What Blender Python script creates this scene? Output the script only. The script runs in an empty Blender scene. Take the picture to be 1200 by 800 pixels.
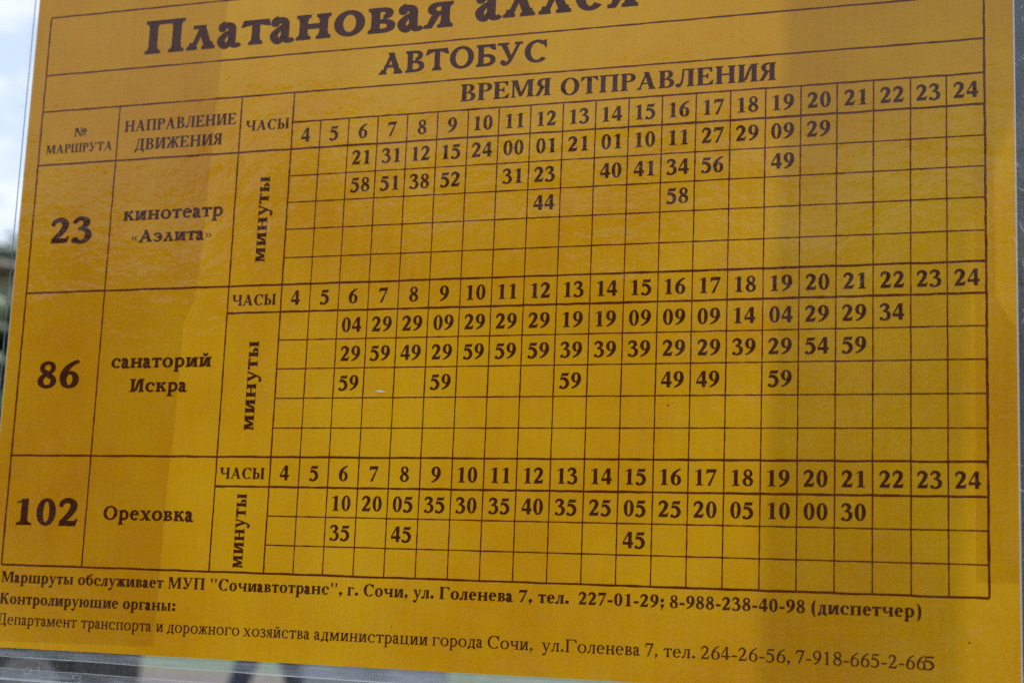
import bpy, bmesh, math, random
from mathutils import Vector, Matrix
random.seed(7)
R_ = math.radians
sc = bpy.context.scene
COL = sc.collection

# ------------------------------------------------------------------ camera
U = 0.297 / 31.75            # one timetable column, metres (A4 landscape sheet)
V = U * 0.8838               # one timetable row
F_PX = 1868.0                # focal length in pixels of the 1200 px wide photograph
TILT = Matrix.Rotation(R_(-4.0), 4, 'X')      # the sheet leans back a little
SHEET_AT = Vector((0, 0, 1.632))
ROT = ((0.9417098, -0.0399779, 0.3340425), (-0.0181979, 0.9854077, 0.1692350), (-0.3359337, -0.1654491, 0.9272406))
CPOS = (17.3318986, 8.7253664, -43.2429086)
def sv(v): return Vector((v[0], v[2], -v[1]))      # sheet axes (right, down, into) -> x, y, z
def to_world(p): return TILT @ Vector(p) + SHEET_AT
cam_d = bpy.data.cameras.new('camera'); cam = bpy.data.objects.new('camera', cam_d); COL.objects.link(cam)
right, down, fwd = (TILT.to_3x3() @ sv(r) for r in ROT)
CAM = to_world(sv(CPOS) * U)
mw = Matrix((right, -down, -fwd)).transposed().to_4x4(); mw.translation = CAM
cam.matrix_world = mw
cam_d.sensor_width = 36; cam_d.lens = F_PX / 1200 * 36
cam_d.clip_start = 0.02; cam_d.clip_end = 3000
cam_d.dof.use_dof = True; cam_d.dof.focus_distance = 0.435; cam_d.dof.aperture_fstop = 19.0
sc.camera = cam
def ray(px, py): return (right * ((px - 600) / F_PX) + down * ((py - 400) / F_PX) + fwd)
def at(px, py, dist):                              # point on a pixel's ray at a horizontal distance
    d = ray(px, py); return CAM + d * (dist / math.hypot(d.x, d.y))

# ------------------------------------------------------------------ sky, sun, exposure
SUN_EL, SUN_AZ = 46.0, 22.4          # behind the sheet, so its face is in shade
w = bpy.data.worlds.new('World'); sc.world = w; w.use_nodes = True
nt = w.node_tree; N, L = nt.nodes, nt.links; N.clear()
out = N.new('ShaderNodeOutputWorld'); bg = N.new('ShaderNodeBackground')
sky = N.new('ShaderNodeTexSky'); sky.sky_type = 'NISHITA'; sky.sun_disc = False
sky.sun_elevation = R_(SUN_EL); sky.sun_rotation = R_(SUN_AZ); sky.dust_density = 0.6
tc = N.new('ShaderNodeTexCoord'); mp = N.new('ShaderNodeMapping'); mp.inputs['Scale'].default_value = (1, 1, 2.0)
nz = N.new('ShaderNodeTexNoise'); nz.inputs['Scale'].default_value = 24.0; nz.inputs['Detail'].default_value = 6; nz.inputs['Roughness'].default_value = 0.55
rp = N.new('ShaderNodeValToRGB'); rp.color_ramp.elements[0].position = 0.40; rp.color_ramp.elements[1].position = 0.62
rp.color_ramp.elements[0].color = (3.9, 4.6, 5.7, 1); rp.color_ramp.elements[1].color = (5.6, 5.75, 6.0, 1)
mx = N.new('ShaderNodeMix'); mx.data_type = 'RGBA'
mx.inputs['Factor'].default_value = 0.86     # broken cloud over most of the sky
bg.inputs['Strength'].default_value = 0.1
L.new(tc.outputs['Generated'], mp.inputs['Vector']); L.new(mp.outputs[0], nz.inputs['Vector']); L.new(nz.outputs['Fac'], rp.inputs[0])
L.new(rp.outputs[0], mx.inputs['B']); L.new(sky.outputs[0], mx.inputs['A']); L.new(mx.outputs['Result'], bg.inputs['Color']); L.new(bg.outputs[0], out.inputs[0])
sun_d = bpy.data.lights.new('sun', 'SUN'); sun_d.energy = 2.2; sun_d.angle = R_(1.5); sun_d.color = (1, 0.96, 0.9)
sun = bpy.data.objects.new('sun', sun_d); COL.objects.link(sun)
sdir = Vector((math.sin(R_(SUN_AZ)) * math.cos(R_(SUN_EL)), math.cos(R_(SUN_AZ)) * math.cos(R_(SUN_EL)), math.sin(R_(SUN_EL))))
sun.rotation_euler = sdir.to_track_quat('Z', 'Y').to_euler(); sun.location = sdir * 50
sc.view_settings.view_transform = 'Standard'; sc.view_settings.look = 'None'
sc.view_settings.exposure = 0.85; sc.view_settings.gamma = 1.0; sc.view_settings.use_curve_mapping = False
sc.render.engine = 'CYCLES'
sc.cycles.use_denoising = False      # the sensor's grain stays, the small print keeps its edges
sc.cycles.transparent_max_bounces = 24; sc.cycles.max_bounces = 6; sc.cycles.diffuse_bounces = 4; sc.cycles.glossy_bounces = 2; sc.cycles.caustics_reflective = False

# ------------------------------------------------------------------ materials
def mat(name):
    m = bpy.data.materials.new(name); m.use_nodes = True; m.node_tree.nodes.clear()
    return m, m.node_tree.nodes, m.node_tree.links
def ramp(N, a, b, ca=(0, 0, 0, 1), cb=(1, 1, 1, 1)):
    r = N.new('ShaderNodeValToRGB'); e = r.color_ramp.elements
    e[0].position, e[1].position = a, b; e[0].color, e[1].color = ca, cb; return r
def noise(N, L, coord, scale, detail=4, rough=0.5, vec_scale=None):
    tc = N.new('ShaderNodeTexCoord'); n = N.new('ShaderNodeTexNoise')
    n.inputs['Scale'].default_value = scale; n.inputs['Detail'].default_value = detail; n.inputs['Roughness'].default_value = rough
    src = tc.outputs[coord]
    if vec_scale:
        m = N.new('ShaderNodeMapping'); m.inputs['Scale'].default_value = vec_scale; L.new(src, m.inputs['Vector']); src = m.outputs[0]
    L.new(src, n.inputs['Vector']); return n
def simple(name, ca, cb, scale=8.0, rough=0.6, metal=0.0, bump=0.0, coord='Object', vec_scale=None, spec=0.5, detail=5):
    m, N, L = mat(name)
    o = N.new('ShaderNodeOutputMaterial'); p = N.new('ShaderNodeBsdfPrincipled'); L.new(p.outputs[0], o.inputs[0])
    n = noise(N, L, coord, scale, detail, 0.6, vec_scale); r = ramp(N, 0.3, 0.7, (*ca, 1), (*cb, 1)); L.new(n.outputs['Fac'], r.inputs[0]); L.new(r.outputs[0], p.inputs['Base Color'])
    p.inputs['Roughness'].default_value = rough; p.inputs['Metallic'].default_value = metal; p.inputs['Specular IOR Level'].default_value = spec
    if bump:
        b = N.new('ShaderNodeBump'); b.inputs['Strength'].default_value = bump; L.new(n.outputs['Fac'], b.inputs['Height']); L.new(b.outputs[0], p.inputs['Normal'])
    return m

def paper_mat():
    m, N, L = mat('yellow_paper')
    o = N.new('ShaderNodeOutputMaterial')
    parts = ((noise(N, L, 'Object', 13, 6, 0.62), 0.50), (noise(N, L, 'Object', 1500, 3, 0.75), 0.22), (noise(N, L, 'Object', 1.0, 3, 0.6, (700, 1, 14)), 0.09), (noise(N, L, 'Object', 1.0, 2, 0.5, (60, 1, 1500)), 0.05))
    acc = None
    for n, k in parts:                                       # cloudy dye, paper grain, faint roller streaks
        a = N.new('ShaderNodeMath'); a.operation = 'MULTIPLY_ADD'; L.new(n.outputs['Fac'], a.inputs[0]); a.inputs[1].default_value = k
        if acc: L.new(acc.outputs[0], a.inputs[2])
        else: a.inputs[2].default_value = 0.0
        acc = a
    r = ramp(N, 0.34, 0.52, (0.725, 0.312, 0.004, 1), (0.885, 0.480, 0.008, 1)); L.new(acc.outputs[0], r.inputs[0])
    d = N.new('ShaderNodeBsdfDiffuse'); t = N.new('ShaderNodeBsdfTranslucent'); mx = N.new('ShaderNodeMixShader'); mx.inputs[0].default_value = 0.17
    L.new(r.outputs[0], d.inputs[0]); L.new(r.outputs[0], t.inputs[0]); L.new(d.outputs[0], mx.inputs[1]); L.new(t.outputs[0], mx.inputs[2]); L.new(mx.outputs[0], o.inputs[0])
    return m
def ink_mat(name='brown_black_ink', ca=(0.090, 0.020, 0.010, 1), cb=(0.20, 0.055, 0.010, 1)):
    m, N, L = mat(name)
    o = N.new('ShaderNodeOutputMaterial'); d = N.new('ShaderNodeBsdfDiffuse'); t = N.new('ShaderNodeBsdfTranslucent'); mx = N.new('ShaderNodeMixShader'); mx.inputs[0].default_value = 0.25
    n = noise(N, L, 'Object', 1500, 3, 0.6); r = ramp(N, 0.35, 0.8, ca, cb); L.new(n.outputs['Fac'], r.inputs[0])
    L.new(r.outputs[0], d.inputs[0]); L.new(r.outputs[0], t.inputs[0]); L.new(d.outputs[0], mx.inputs[1]); L.new(t.outputs[0], mx.inputs[2]); L.new(mx.outputs[0], o.inputs[0]); return m
def film_mat(name, haze, haze_noise, gloss=1.0, bump=0.15, rough=0.10, tint=(1, 1, 1), streak=None):
    """Clear plastic: light goes straight through, a little is scattered by haze and scratches, some mirrored."""
    m, N, L = mat(name)
    o = N.new('ShaderNodeOutputMaterial')
    tr = N.new('ShaderNodeBsdfTransparent'); tr.inputs[0].default_value = (*tint, 1)
    df = N.new('ShaderNodeBsdfDiffuse'); tl = N.new('ShaderNodeBsdfTranslucent')
    for s in (df, tl): s.inputs[0].default_value = (0.80, 0.84, 0.90, 1)
    sc_ = N.new('ShaderNodeMixShader'); sc_.inputs[0].default_value = 0.5; L.new(df.outputs[0], sc_.inputs[1]); L.new(tl.outputs[0], sc_.inputs[2])
    nz = noise(N, L, 'Object', streak[0] if streak else 30, 6, 0.65, streak[1] if streak else None)
    r = ramp(N, 0.45, 0.78, (haze,) * 3 + (1,), (min(1, haze + haze_noise),) * 3 + (1,)); L.new(nz.outputs['Fac'], r.inputs[0])
    m1 = N.new('ShaderNodeMixShader'); L.new(r.outputs[0], m1.inputs[0]); L.new(tr.outputs[0], m1.inputs[1]); L.new(sc_.outputs[0], m1.inputs[2])
    gl = N.new('ShaderNodeBsdfGlossy'); gl.inputs['Roughness'].default_value = rough; gl.inputs[0].default_value = (1, 1, 1, 1)
    fr = N.new('ShaderNodeFresnel'); ge = N.new('ShaderNodeNewGeometry'); io = N.new('ShaderNodeMath'); io.operation = 'MULTIPLY_ADD'
    io.inputs[1].default_value = 1 / 1.45 - 1.45; io.inputs[2].default_value = 1.45     # a thin sheet mirrors alike from both sides
    L.new(ge.outputs['Backfacing'], io.inputs[0]); L.new(io.outputs[0], fr.inputs[0])
    bn = noise(N, L, 'Object', 34, 5, 0.6, (1, 1, 1.5)); bp = N.new('ShaderNodeBump'); bp.inputs['Strength'].default_value = bump; bp.inputs['Distance'].default_value = 0.004
    L.new(bn.outputs['Fac'], bp.inputs['Height']); L.new(bp.outputs[0], gl.inputs['Normal']); L.new(bp.outputs[0], fr.inputs['Normal'])
    fm = N.new('ShaderNodeMath'); fm.operation = 'MULTIPLY'; fm.inputs[1].default_value = gloss; L.new(fr.outputs[0], fm.inputs[0])
    m2 = N.new('ShaderNodeMixShader'); L.new(fm.outputs[0], m2.inputs[0]); L.new(m1.outputs[0], m2.inputs[1]); L.new(gl.outputs[0], m2.inputs[2]); L.new(m2.outputs[0], o.inputs[0])
    return m
M = dict(
    paper=paper_mat(), ink=ink_mat(), rule=ink_mat('red_brown_line_ink', (0.15, 0.022, 0.008, 1), (0.32, 0.080, 0.009, 1)),
    cut=simple('white_paper_cut', (0.75, 0.74, 0.70), (0.85, 0.84, 0.8), 400, 0.9),
    tape=film_mat('brown_shade_strip', 0.04, 0.10, 0.3, 0.1, 0.3, (0.78, 0.66, 0.52)),  # brown tint that puts shadow into the strips behind the paper
    film=film_mat('clear_film', 0.001, 0.035, 1.0, 0.14, 0.10, streak=(140, None)),
    backfilm=film_mat('clear_back_film', 0.01, 0.05, 0.5, 0.1, 0.2, streak=(1.0, (500, 1, 90))),
    hazy=film_mat('hazy_weld_film', 0.05, 0.16, 0.6, 0.2, 0.25, (0.92, 0.95, 1.0), streak=(1.0, (60, 1, 900))),
    acrylic=film_mat('acrylic_panel', 0.008, 0.02, 0.5, 0.03, 0.1, (0.97, 0.985, 0.98), streak=(120, None)),
    edge=film_mat('bright_plastic_edge', 0.16, 0.45, 1.0, 0.3, 0.2),
    dimedge=film_mat('dim_plastic_edge', 0.14, 0.2, 1.0, 0.3, 0.2),
    blueedge=film_mat('blue_grey_plastic_edge', 0.10, 0.15, 1.0, 0.3, 0.2, (0.42, 0.48, 0.58)),
    scratch=simple('white_scratch', (0.8, 0.82, 0.85), (0.95, 0.95, 0.95), 300, 0.3),
    whitetape=film_mat('milky_tape', 0.05, 0.12, 0.6, 0.2, 0.3),
    steel=simple('painted_steel', (0.045, 0.062, 0.088), (0.085, 0.11, 0.145), 1.0, 0.34, 0.35, 0.05, vec_scale=(300, 60, 25)),
    pave=simple('pink_paving', (0.115, 0.092, 0.084), (0.150, 0.122, 0.112), 3, 0.85, bump=0.1),
    asphalt=simple('asphalt', (0.045, 0.046, 0.048), (0.065, 0.066, 0.068), 14, 0.9, bump=0.2),
    lawn=simple('lawn', (0.09, 0.12, 0.05), (0.14, 0.17, 0.08), 6, 0.95, bump=0.3),
    leaf=simple('leaf', (0.03, 0.065, 0.018), (0.075, 0.125, 0.035), 2.0, 0.55),
    bark=simple('bark', (0.09, 0.065, 0.045), (0.16, 0.12, 0.09), 10, 0.9, bump=0.5),
    tan=simple('tan_plaster', (0.26, 0.21, 0.15), (0.33, 0.27, 0.20), 3, 0.9),
    roof=simple('roof_tiles', (0.10, 0.075, 0.055), (0.15, 0.11, 0.08), 20, 0.85),
    glass=simple('window_glass', (0.03, 0.04, 0.05), (0.05, 0.06, 0.07), 2, 0.08),
    white=simple('white_frame', (0.7, 0.7, 0.68), (0.8, 0.8, 0.78), 5, 0.5),
    carpaint=simple('dark_car_paint', (0.018, 0.017, 0.018), (0.026, 0.025, 0.027), 4, 0.25),
    tyre=simple('tyre_rubber', (0.012, 0.012, 0.012), (0.02, 0.02, 0.02), 30, 0.8),
    rim=simple('wheel_rim', (0.30, 0.31, 0.33), (0.38, 0.39, 0.41), 20, 0.35, 0.7),
    lamp=simple('tail_lamp', (0.25, 0.01, 0.01), (0.35, 0.02, 0.02), 20, 0.2),
    cabinet=simple('grey_cabinet_paint', (0.30, 0.31, 0.31), (0.38, 0.39, 0.39), 6, 0.5),
    navy=simple('navy_cloth', (0.010, 0.014, 0.040), (0.018, 0.024, 0.060), 40, 0.9),
    jacket=simple('grey_cloth', (0.10, 0.10, 0.11), (0.15, 0.15, 0.16), 40, 0.9),
    skin=simple('skin', (0.42, 0.26, 0.19), (0.48, 0.31, 0.23), 30, 0.6),
    hair=simple('hair', (0.02, 0.014, 0.01), (0.04, 0.028, 0.02), 80, 0.6),
    shoe=simple('shoe', (0.02, 0.02, 0.02), (0.04, 0.04, 0.04), 30, 0.5),
)

# ------------------------------------------------------------------ helpers
def link(name, me, parent=None, m=None):
    o = bpy.data.objects.new(name, me); COL.objects.link(o)
    if m and me and not me.materials: me.materials.append(m)
    if parent: o.parent = parent
    return o
def tag(o, label, cat, group=None):
    o['label'] = label; o['category'] = cat
    if group: o['group'] = group
    return o
def thing(name, label, cat, loc=(0, 0, 0), rot=None, group=None):
    o = bpy.data.objects.new(name, None); COL.objects.link(o); o.empty_display_size = 0.05
    o.location = loc
    if rot: o.rotation_euler = rot
    return tag(o, label, cat, group)
def mesh(name, verts, faces):
    me = bpy.data.meshes.new(name); me.from_pydata([tuple(v) for v in verts], [], faces); me.update(); return me
def bm_mesh(name, fn, smooth=False):
    bm = bmesh.new(); fn(bm); bmesh.ops.recalc_face_normals(bm, faces=bm.faces); me = bpy.data.meshes.new(name); bm.to_mesh(me); bm.free()
    if smooth: me.shade_smooth()
    return me
def box(bm, x0, x1, y0, y1, z0, z1, bevel=0.0):
    r = bmesh.ops.create_cube(bm, size=1)
    for v in r['verts']: v.co = Vector((x0 if v.co.x < 0 else x1, y0 if v.co.y < 0 else y1, z0 if v.co.z < 0 else z1))
    if bevel: bmesh.ops.bevel(bm, geom=list({e for v in r['verts'] for e in v.link_edges}), offset=bevel, segments=2, affect='EDGES')
def boxm(name, *a, bevel=0.0): return bm_mesh(name, lambda bm: box(bm, *a, bevel=bevel))
def tube(bm, pts, radii, n=10):
    rings = []
    for i, p in enumerate(pts):
        p = Vector(p); d = (Vector(pts[min(i + 1, len(pts) - 1)]) - Vector(pts[max(i - 1, 0)])).normalized()
        a = d.orthogonal().normalized() if i == 0 else (rings[-1][1] - d * rings[-1][1].dot(d)).normalized(); b = d.cross(a)
        rings.append(([bm.verts.new(p + (a * math.cos(t) + b * math.sin(t)) * radii[i]) for t in [2 * math.pi * k / n for k in range(n)]], a))
    for i in range(len(rings) - 1):
        A, B = rings[i][0], rings[i + 1][0]
        for k in range(n): bm.faces.new((A[k], A[(k + 1) % n], B[(k + 1) % n], B[k]))
    bm.faces.new(rings[0][0][::-1]); bm.faces.new(rings[-1][0])
def structure(name, me, m):
    o = link(name, me, None, m); o['kind'] = 'structure'; return o
def rect(x0, x1, y0, y1, z): return mesh('rect', [(x0, y0, z), (x1, y0, z), (x1, y1, z), (x0, y1, z)], [(0, 1, 2, 3)])

# ------------------------------------------------------------------ the ground
structure('ground', rect(-900, 900, -900, 900, 0.0), M['lawn'])
g_ = ray(240, 787); PAVE_Y = CAM.y - g_.y * CAM.z / g_.z
structure('pavement', rect(-40, 40, -9, PAVE_Y, 0.006), M['pave'])

# ------------------------------------------------------------------ a small serif alphabet, drawn stroke by stroke
FONTS = dict(
    bold=dict(T=0.235, t=0.082, s=0.075, st=0.060, xh=0.70, wf=1.0),
    regular=dict(T=0.150, t=0.070, s=0.085, st=0.050, xh=0.68, wf=1.0),
    slab=dict(T=0.235, t=0.130, s=0.090, st=0.110, xh=0.73, wf=1.08))
class Glyph:
    def __init__(g, H, T, t, s, st, wf):
        g.H, g.T, g.t, g.s, g.st, g.wf = H, T, t, s, st, wf; g.P = []
    def X(g, a): return a * g.H * g.wf
    def wd(g, k): return g.t + (g.T - g.t) * k
    def poly(g, pts): g.P.append([list(pts)])
    def rc(g, x0, x1, y0, y1): g.poly([(x0, y0), (x1, y0), (x1, y1), (x0, y1)])
    def foot(g, x, w, l=1, r=1, y=0.0, d=1, s=None):       # bracketed serif at a stem's foot (d=1) or head (d=-1)
        s = g.s if s is None else s; k = g.st
        x0, x1 = x - s * l, x + w + s * r; b = k * 2.0
        p = [(x0, y), (x1, y), (x1, y + d * k * .8), (x + w + s * .25 * r, y + d * k * 1.15), (x + w, y + d * b), (x, y + d * b), (x - s * .25 * l, y + d * k * 1.15), (x0, y + d * k * .8)]
        g.poly(p if d > 0 else p[::-1])
    def stem(g, x, w=None, y0=0.0, y1=None, b=(1, 1), t=(1, 1)):
        w = g.T if w is None else w; y1 = g.H if y1 is None else y1
        g.rc(x, x + w, y0, y1)
        if b: g.foot(x, w, b[0], b[1], y0, 1)
        if t: g.foot(x, w, t[0], t[1], y1, -1)
    def diag(g, x0, y0, x1, y1, w): g.poly([(x0, y0), (x0 + w, y0), (x1 + w, y1), (x1, y1)])
    def bowl(g, cx, cy, rx, ry, tx, ty, a0=0, a1=360, e=2.25):
        n = max(6, int(abs(a1 - a0) / 12)); q = []
        f = lambda v: math.copysign(abs(v) ** (2 / e), v)
        for i in range(n + 1):
            a = R_(a0 + (a1 - a0) * i / n); c, s = f(math.cos(a)), f(math.sin(a))
            q.append(((cx + rx * c, cy + ry * s), (cx + (rx - tx) * math.cos(a), cy + (ry - ty) * math.sin(a))))
        g.P.append([[q[i][0], q[i + 1][0], q[i + 1][1], q[i][1]] for i in range(n)])
    def sw(g, pts):                                          # smooth brush stroke through (x, y, weight)
        P = [pts[0]] + list(pts) + [pts[-1]]; c = []
        for i in range(1, len(P) - 2):
            for k in range(5):
                u = k / 5; a, b, d, e = P[i - 1], P[i], P[i + 1], P[i + 2]
                c.append([0.5 * (2 * b[j] + (d[j] - a[j]) * u + (2 * a[j] - 5 * b[j] + 4 * d[j] - e[j]) * u * u + (3 * b[j] - a[j] - 3 * d[j] + e[j]) * u ** 3) for j in range(3)])
        c.append(list(P[-2])); q = []
        for i, (x, y, k) in enumerate(c):
            A, B = c[max(0, i - 1)], c[min(len(c) - 1, i + 1)]; dx, dy = B[0] - A[0], B[1] - A[1]; l = math.hypot(dx, dy) or 1
            h = max(g.t * .6, g.wd(k)) / 2; q.append(((x - dy / l * h, y + dx / l * h), (x + dy / l * h, y - dx / l * h)))
        g.P.append([[q[i][0], q[i][1], q[i + 1][1], q[i + 1][0]] for i in range(len(q) - 1)])
    def ball(g, x, y, r): g.poly([(x + r * math.cos(2 * math.pi * i / 12), y + r * math.sin(2 * math.pi * i / 12)) for i in range(12)])

def draw(g, ch):
    """Draws one character, returns its advance. Lower-case letters that repeat a capital reach here as that capital."""
    H, T, t, s, st = g.H, g.T, g.t, g.s, g.st; X = g.X
    x0 = s + .03 * H; cw = X(.36); e = x0 + T + cw          # first stem, second stem
    end2 = e + T + s + .03 * H
    tb = max(t, st)
    if ch == 'П': g.stem(x0); g.stem(e); g.rc(x0, e + T, H - tb, H); return end2
    if ch == 'Н': g.stem(x0); g.stem(e); g.rc(x0 + T, e, H * .52 - t * .6, H * .52 + t * .6); return end2
    if ch in 'ИЙ':
        g.stem(x0); g.stem(e); g.diag(x0 + T * .9, H * .10, e - t * 1.2, H * .90, t * 1.7)
        if ch == 'Й': g.sw([(x0 + T + cw * .02, H * 1.38, .5), (x0 + T + cw * .2, H * 1.22, .2), (x0 + T + cw * .5, H * 1.16, .35), (x0 + T + cw * .8, H * 1.22, .2), (x0 + T + cw * .98, H * 1.38, .5)])
        return end2
    if ch in 'ШЩ':
        c2 = X(.26); a, b = x0 + T + c2, x0 + 2 * (T + c2)
        for q in (x0, a, b): g.stem(q)
        g.rc(x0, b + T, 0, tb)
        if ch == 'Щ': g.poly([(b + T, 0), (b + T + s * 1.5, 0), (b + T + s * 1.5, -H * .22), (b + T + s * .9, -H * .22), (b + T, tb)])
        return b + T + s + .03 * H + (s * .6 if ch == 'Щ' else 0)
    if ch == 'Ц':
        g.stem(x0); g.stem(e); g.rc(x0, e + T, 0, tb); g.poly([(e + T, 0), (e + T + s * 1.5, 0), (e + T + s * 1.5, -H * .22), (e + T + s * .9, -H * .22), (e + T, tb)]); return end2 + s * .6
    if ch == 'Г':
        g.stem(x0); r = x0 + X(.70); g.rc(x0, r, H - tb, H); g.poly([(r - t * 2.2, H - tb), (r, H - H * .30), (r + t * .5, H - H * .30), (r, H), (r - t * 2, H)]); return r + .06 * H
    if ch == 'Т':
        W = X(.84); c = W / 2 + .03 * H; g.stem(c - T / 2, t=None); l, r = .04 * H, W + .02 * H
        g.rc(l, r, H - tb, H); k = H * .28
        g.poly([(r - t * 2.4, H - tb), (r, H - k), (r + t * .5, H - k), (r, H)]); g.poly([(l, H), (l - t * .5, H - k), (l, H - k), (l + t * 2.4, H - tb)]); return W + .06 * H
    if ch == 'Е':
        g.stem(x0, b=(1, 0), t=(1, 0)); r = x0 + X(.68); k = H * .27
        g.rc(x0, r, H - tb, H); g.rc(x0, r + X(.03), 0, tb); g.rc(x0, x0 + X(.46), H * .51 - t * .55, H * .51 + t * .55)
        g.poly([(r - t * 2.4, H - tb), (r - t * .6, H - k), (r, H - k), (r, H)]); g.poly([(r + X(.03), 0), (r + X(.07), k * 1.05), (r + X(.03), k * 1.05), (r - t * 2.2, tb)])
        q = x0 + X(.46); g.poly([(q - t * 1.5, H * .51), (q, H * .36), (q + t * .5, H * .36), (q + t * .5, H * .66), (q, H * .66)]); return r + .10 * H
    if ch == 'Р':
        g.stem(x0, t=(1, 0)); g.rc(x0, x0 + T + X(.1), H - t, H); g.bowl(x0 + T + X(.08), H * .74, X(.36), H * .26, T * .95, t, 90, -90); g.rc(x0 + T, x0 + T + X(.09), H * .48, H * .48 + t); return x0 + T + X(.46)
    if ch in 'ВБЬЫ':
        g.stem(x0, b=(1, 0), t=(1, 0 if ch in 'ВБ' else 1)); cx = x0 + T + X(.09)
        h = {'В': .27, 'Б': .28, 'Ь': .29, 'Ы': .29}[ch] * H; rx = X(.38 if ch != 'Ы' else .30)
        g.bowl(cx, h, rx, h, T * .95, t, 90, -90); g.rc(x0, cx + .01, 0, t); g.rc(x0 + T, cx + .005, 2 * h - t, 2 * h)
        if ch == 'В': g.bowl(cx, H * .765, X(.31), H * .235, T * .92, t, 90, -90); g.rc(x0, cx + .005, H - t, H)
        if ch == 'Б':
            r = x0 + X(.66); g.rc(x0, r, H - tb, H); g.poly([(r - t * 2.2, H - tb), (r - t * .4, H * .72), (r + t * .3, H * .72), (r, H)])
        if ch == 'Ы': q = cx + rx + X(.13); g.stem(q); return q + T + s + .03 * H
        return cx + rx + .05 * H
    if ch == 'Я':
        e = X(.46) + s * .3; g.stem(e, t=(0, 1)); g.bowl(e - X(.06), H * .74, X(.34), H * .26, T * .95, t, 90, 270); g.rc(e - X(.07), e, H - t, H); g.rc(e - X(.08), e + .005, H * .48, H * .48 + t)
        g.poly([(X(.02), 0), (X(.02) + T * .8, 0), (e - X(.02), H * .5), (e - X(.02) - T * .95, H * .5)]); g.rc(-X(.01), X(.02) + T * .5, 0, st); return e + T + s + .03 * H
    if ch == 'А':
        W = X(1.02); ap = X(.46)
        g.diag(X(.10), 0, ap, H * .98, t * 1.25); g.diag(W - X(.10) - T * 1.08, 0, ap - T * .42, H, T * 1.08); g.rc(X(.22), X(.70), H * .30, H * .30 + t)
        g.foot(X(.10), t, 1.1, 1.3, 0, 1); g.foot(W - X(.12) - T, T, .9, .9, 0, 1); return W + .02 * H
    if ch in 'ЛД':
        W = X(.92); rs = W - s - T
        if ch == 'Л' and t > .1:                             # slab face: a tent-shaped letter
            W = X(1.0); ap = X(.46); g.diag(X(.12), 0, ap, H * .98, t * 1.1); g.diag(W - X(.10) - T, 0, ap - T * .42, H, T); g.rc(ap - T * .9, ap + T * .7, H - st, H)
            g.foot(X(.12), t, 1, 1, 0, 1); g.foot(W - X(.12) - T, T, .9, .9, 0, 1); return W + .02 * H
        if ch == 'Л':
            g.stem(rs, t=(0, 1)); g.rc(X(.30), rs + T, H - tb, H); g.sw([(X(.37), H * .97, .1), (X(.33), H * .5, .12), (X(.27), H * .2, .25), (X(.17), H * .05, .4), (X(.08), H * .07, .4)]); g.ball(X(.10), H * .10, max(t * .8, T * .48)); return W + .03 * H
        g.rc(rs, rs + T, 0, H); g.foot(rs, T, 0, 1, H, -1); g.rc(X(.30), rs + T, H - tb, H); g.sw([(X(.37), H * .97, .1), (X(.34), H * .55, .12), (X(.27), H * .22, .2), (X(.17), H * .03, .1)])
        g.rc(X(.05), rs + T + s, 0, tb); g.poly([(X(.05), tb), (X(.05), -H * .22), (X(.05) + t, -H * .22), (X(.05) + t * 3, 0)]); r = rs + T + s; g.poly([(r, tb), (r - t * 3, 0), (r - t, -H * .22), (r, -H * .22)]); return W + .06 * H
    if ch == 'М':
        W = X(1.10) + T * .5; r = W - s - T; g.stem(x0, w=t * 1.3, t=(1, 0)); g.stem(r, t=(0, 1)); m = (x0 + r) / 2 + T * .1
        g.poly([(x0, H), (x0 + T * 1.15, H), (m + t, H * .05), (m - t * .7, H * .05)]); g.poly([(m - t * .7, H * .05), (m + t * .9, H * .05), (r + t, H), (r - t * .6, H)]); return W + .04 * H
    if ch == 'К':
        g.stem(x0); j = x0 + T; g.rc(j, j + X(.1), H * .5 - t * .6, H * .5 + t * .6); g.sw([(j + X(.06), H * .52, 0), (j + X(.2), H * .72, .2), (j + X(.30), H * .92, .25), (j + X(.42), H * .93, .3)]); g.ball(j + X(.42), H * .90, max(t * .7, T * .42))
        g.poly([(j + X(.05), H * .52), (j + X(.05) + T * .9, H * .60), (j + X(.56), st), (j + X(.56) - T * 1.15, st)]); g.rc(j + X(.20), j + X(.62), 0, st); return j + X(.64)
    if ch == 'Ж':
        c = X(.60); g.stem(c - T / 2)
        for d in (-1, 1):
            g.sw([(c + d * X(.1), H * .52, 0), (c + d * X(.27), H * .72, .2), (c + d * X(.36), H * .92, .25), (c + d * X(.48), H * .93, .3)]); g.ball(c + d * X(.48), H * .90, max(t * .7, T * .42))
            g.sw([(c + d * X(.14), H * .54, .5), (c + d * X(.30), H * .35, .75), (c + d * X(.43), H * .03, .75)]); a = c + d * X(.44); g.rc(a - X(.12), a + X(.12), 0, st)
        g.rc(c - X(.15), c + X(.15), H * .5 - t * .6, H * .5 + t * .6); return X(1.20)
    if ch == 'У':
        g.poly([(X(.08), H), (X(.08) + T * 1.1, H), (X(.56), H * .36), (X(.44), H * .24)]); g.sw([(X(.84), H * .96, .05), (X(.60), H * .40, .1), (X(.46), H * .12, .25), (X(.30), H * .03, .35), (X(.22), H * .08, .4)]); g.ball(X(.22), H * .11, max(t * .7, T * .48)); g.rc(0, X(.44), H - st, H); g.rc(X(.66), X(.98), H - st, H); return X(1.0)
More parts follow.
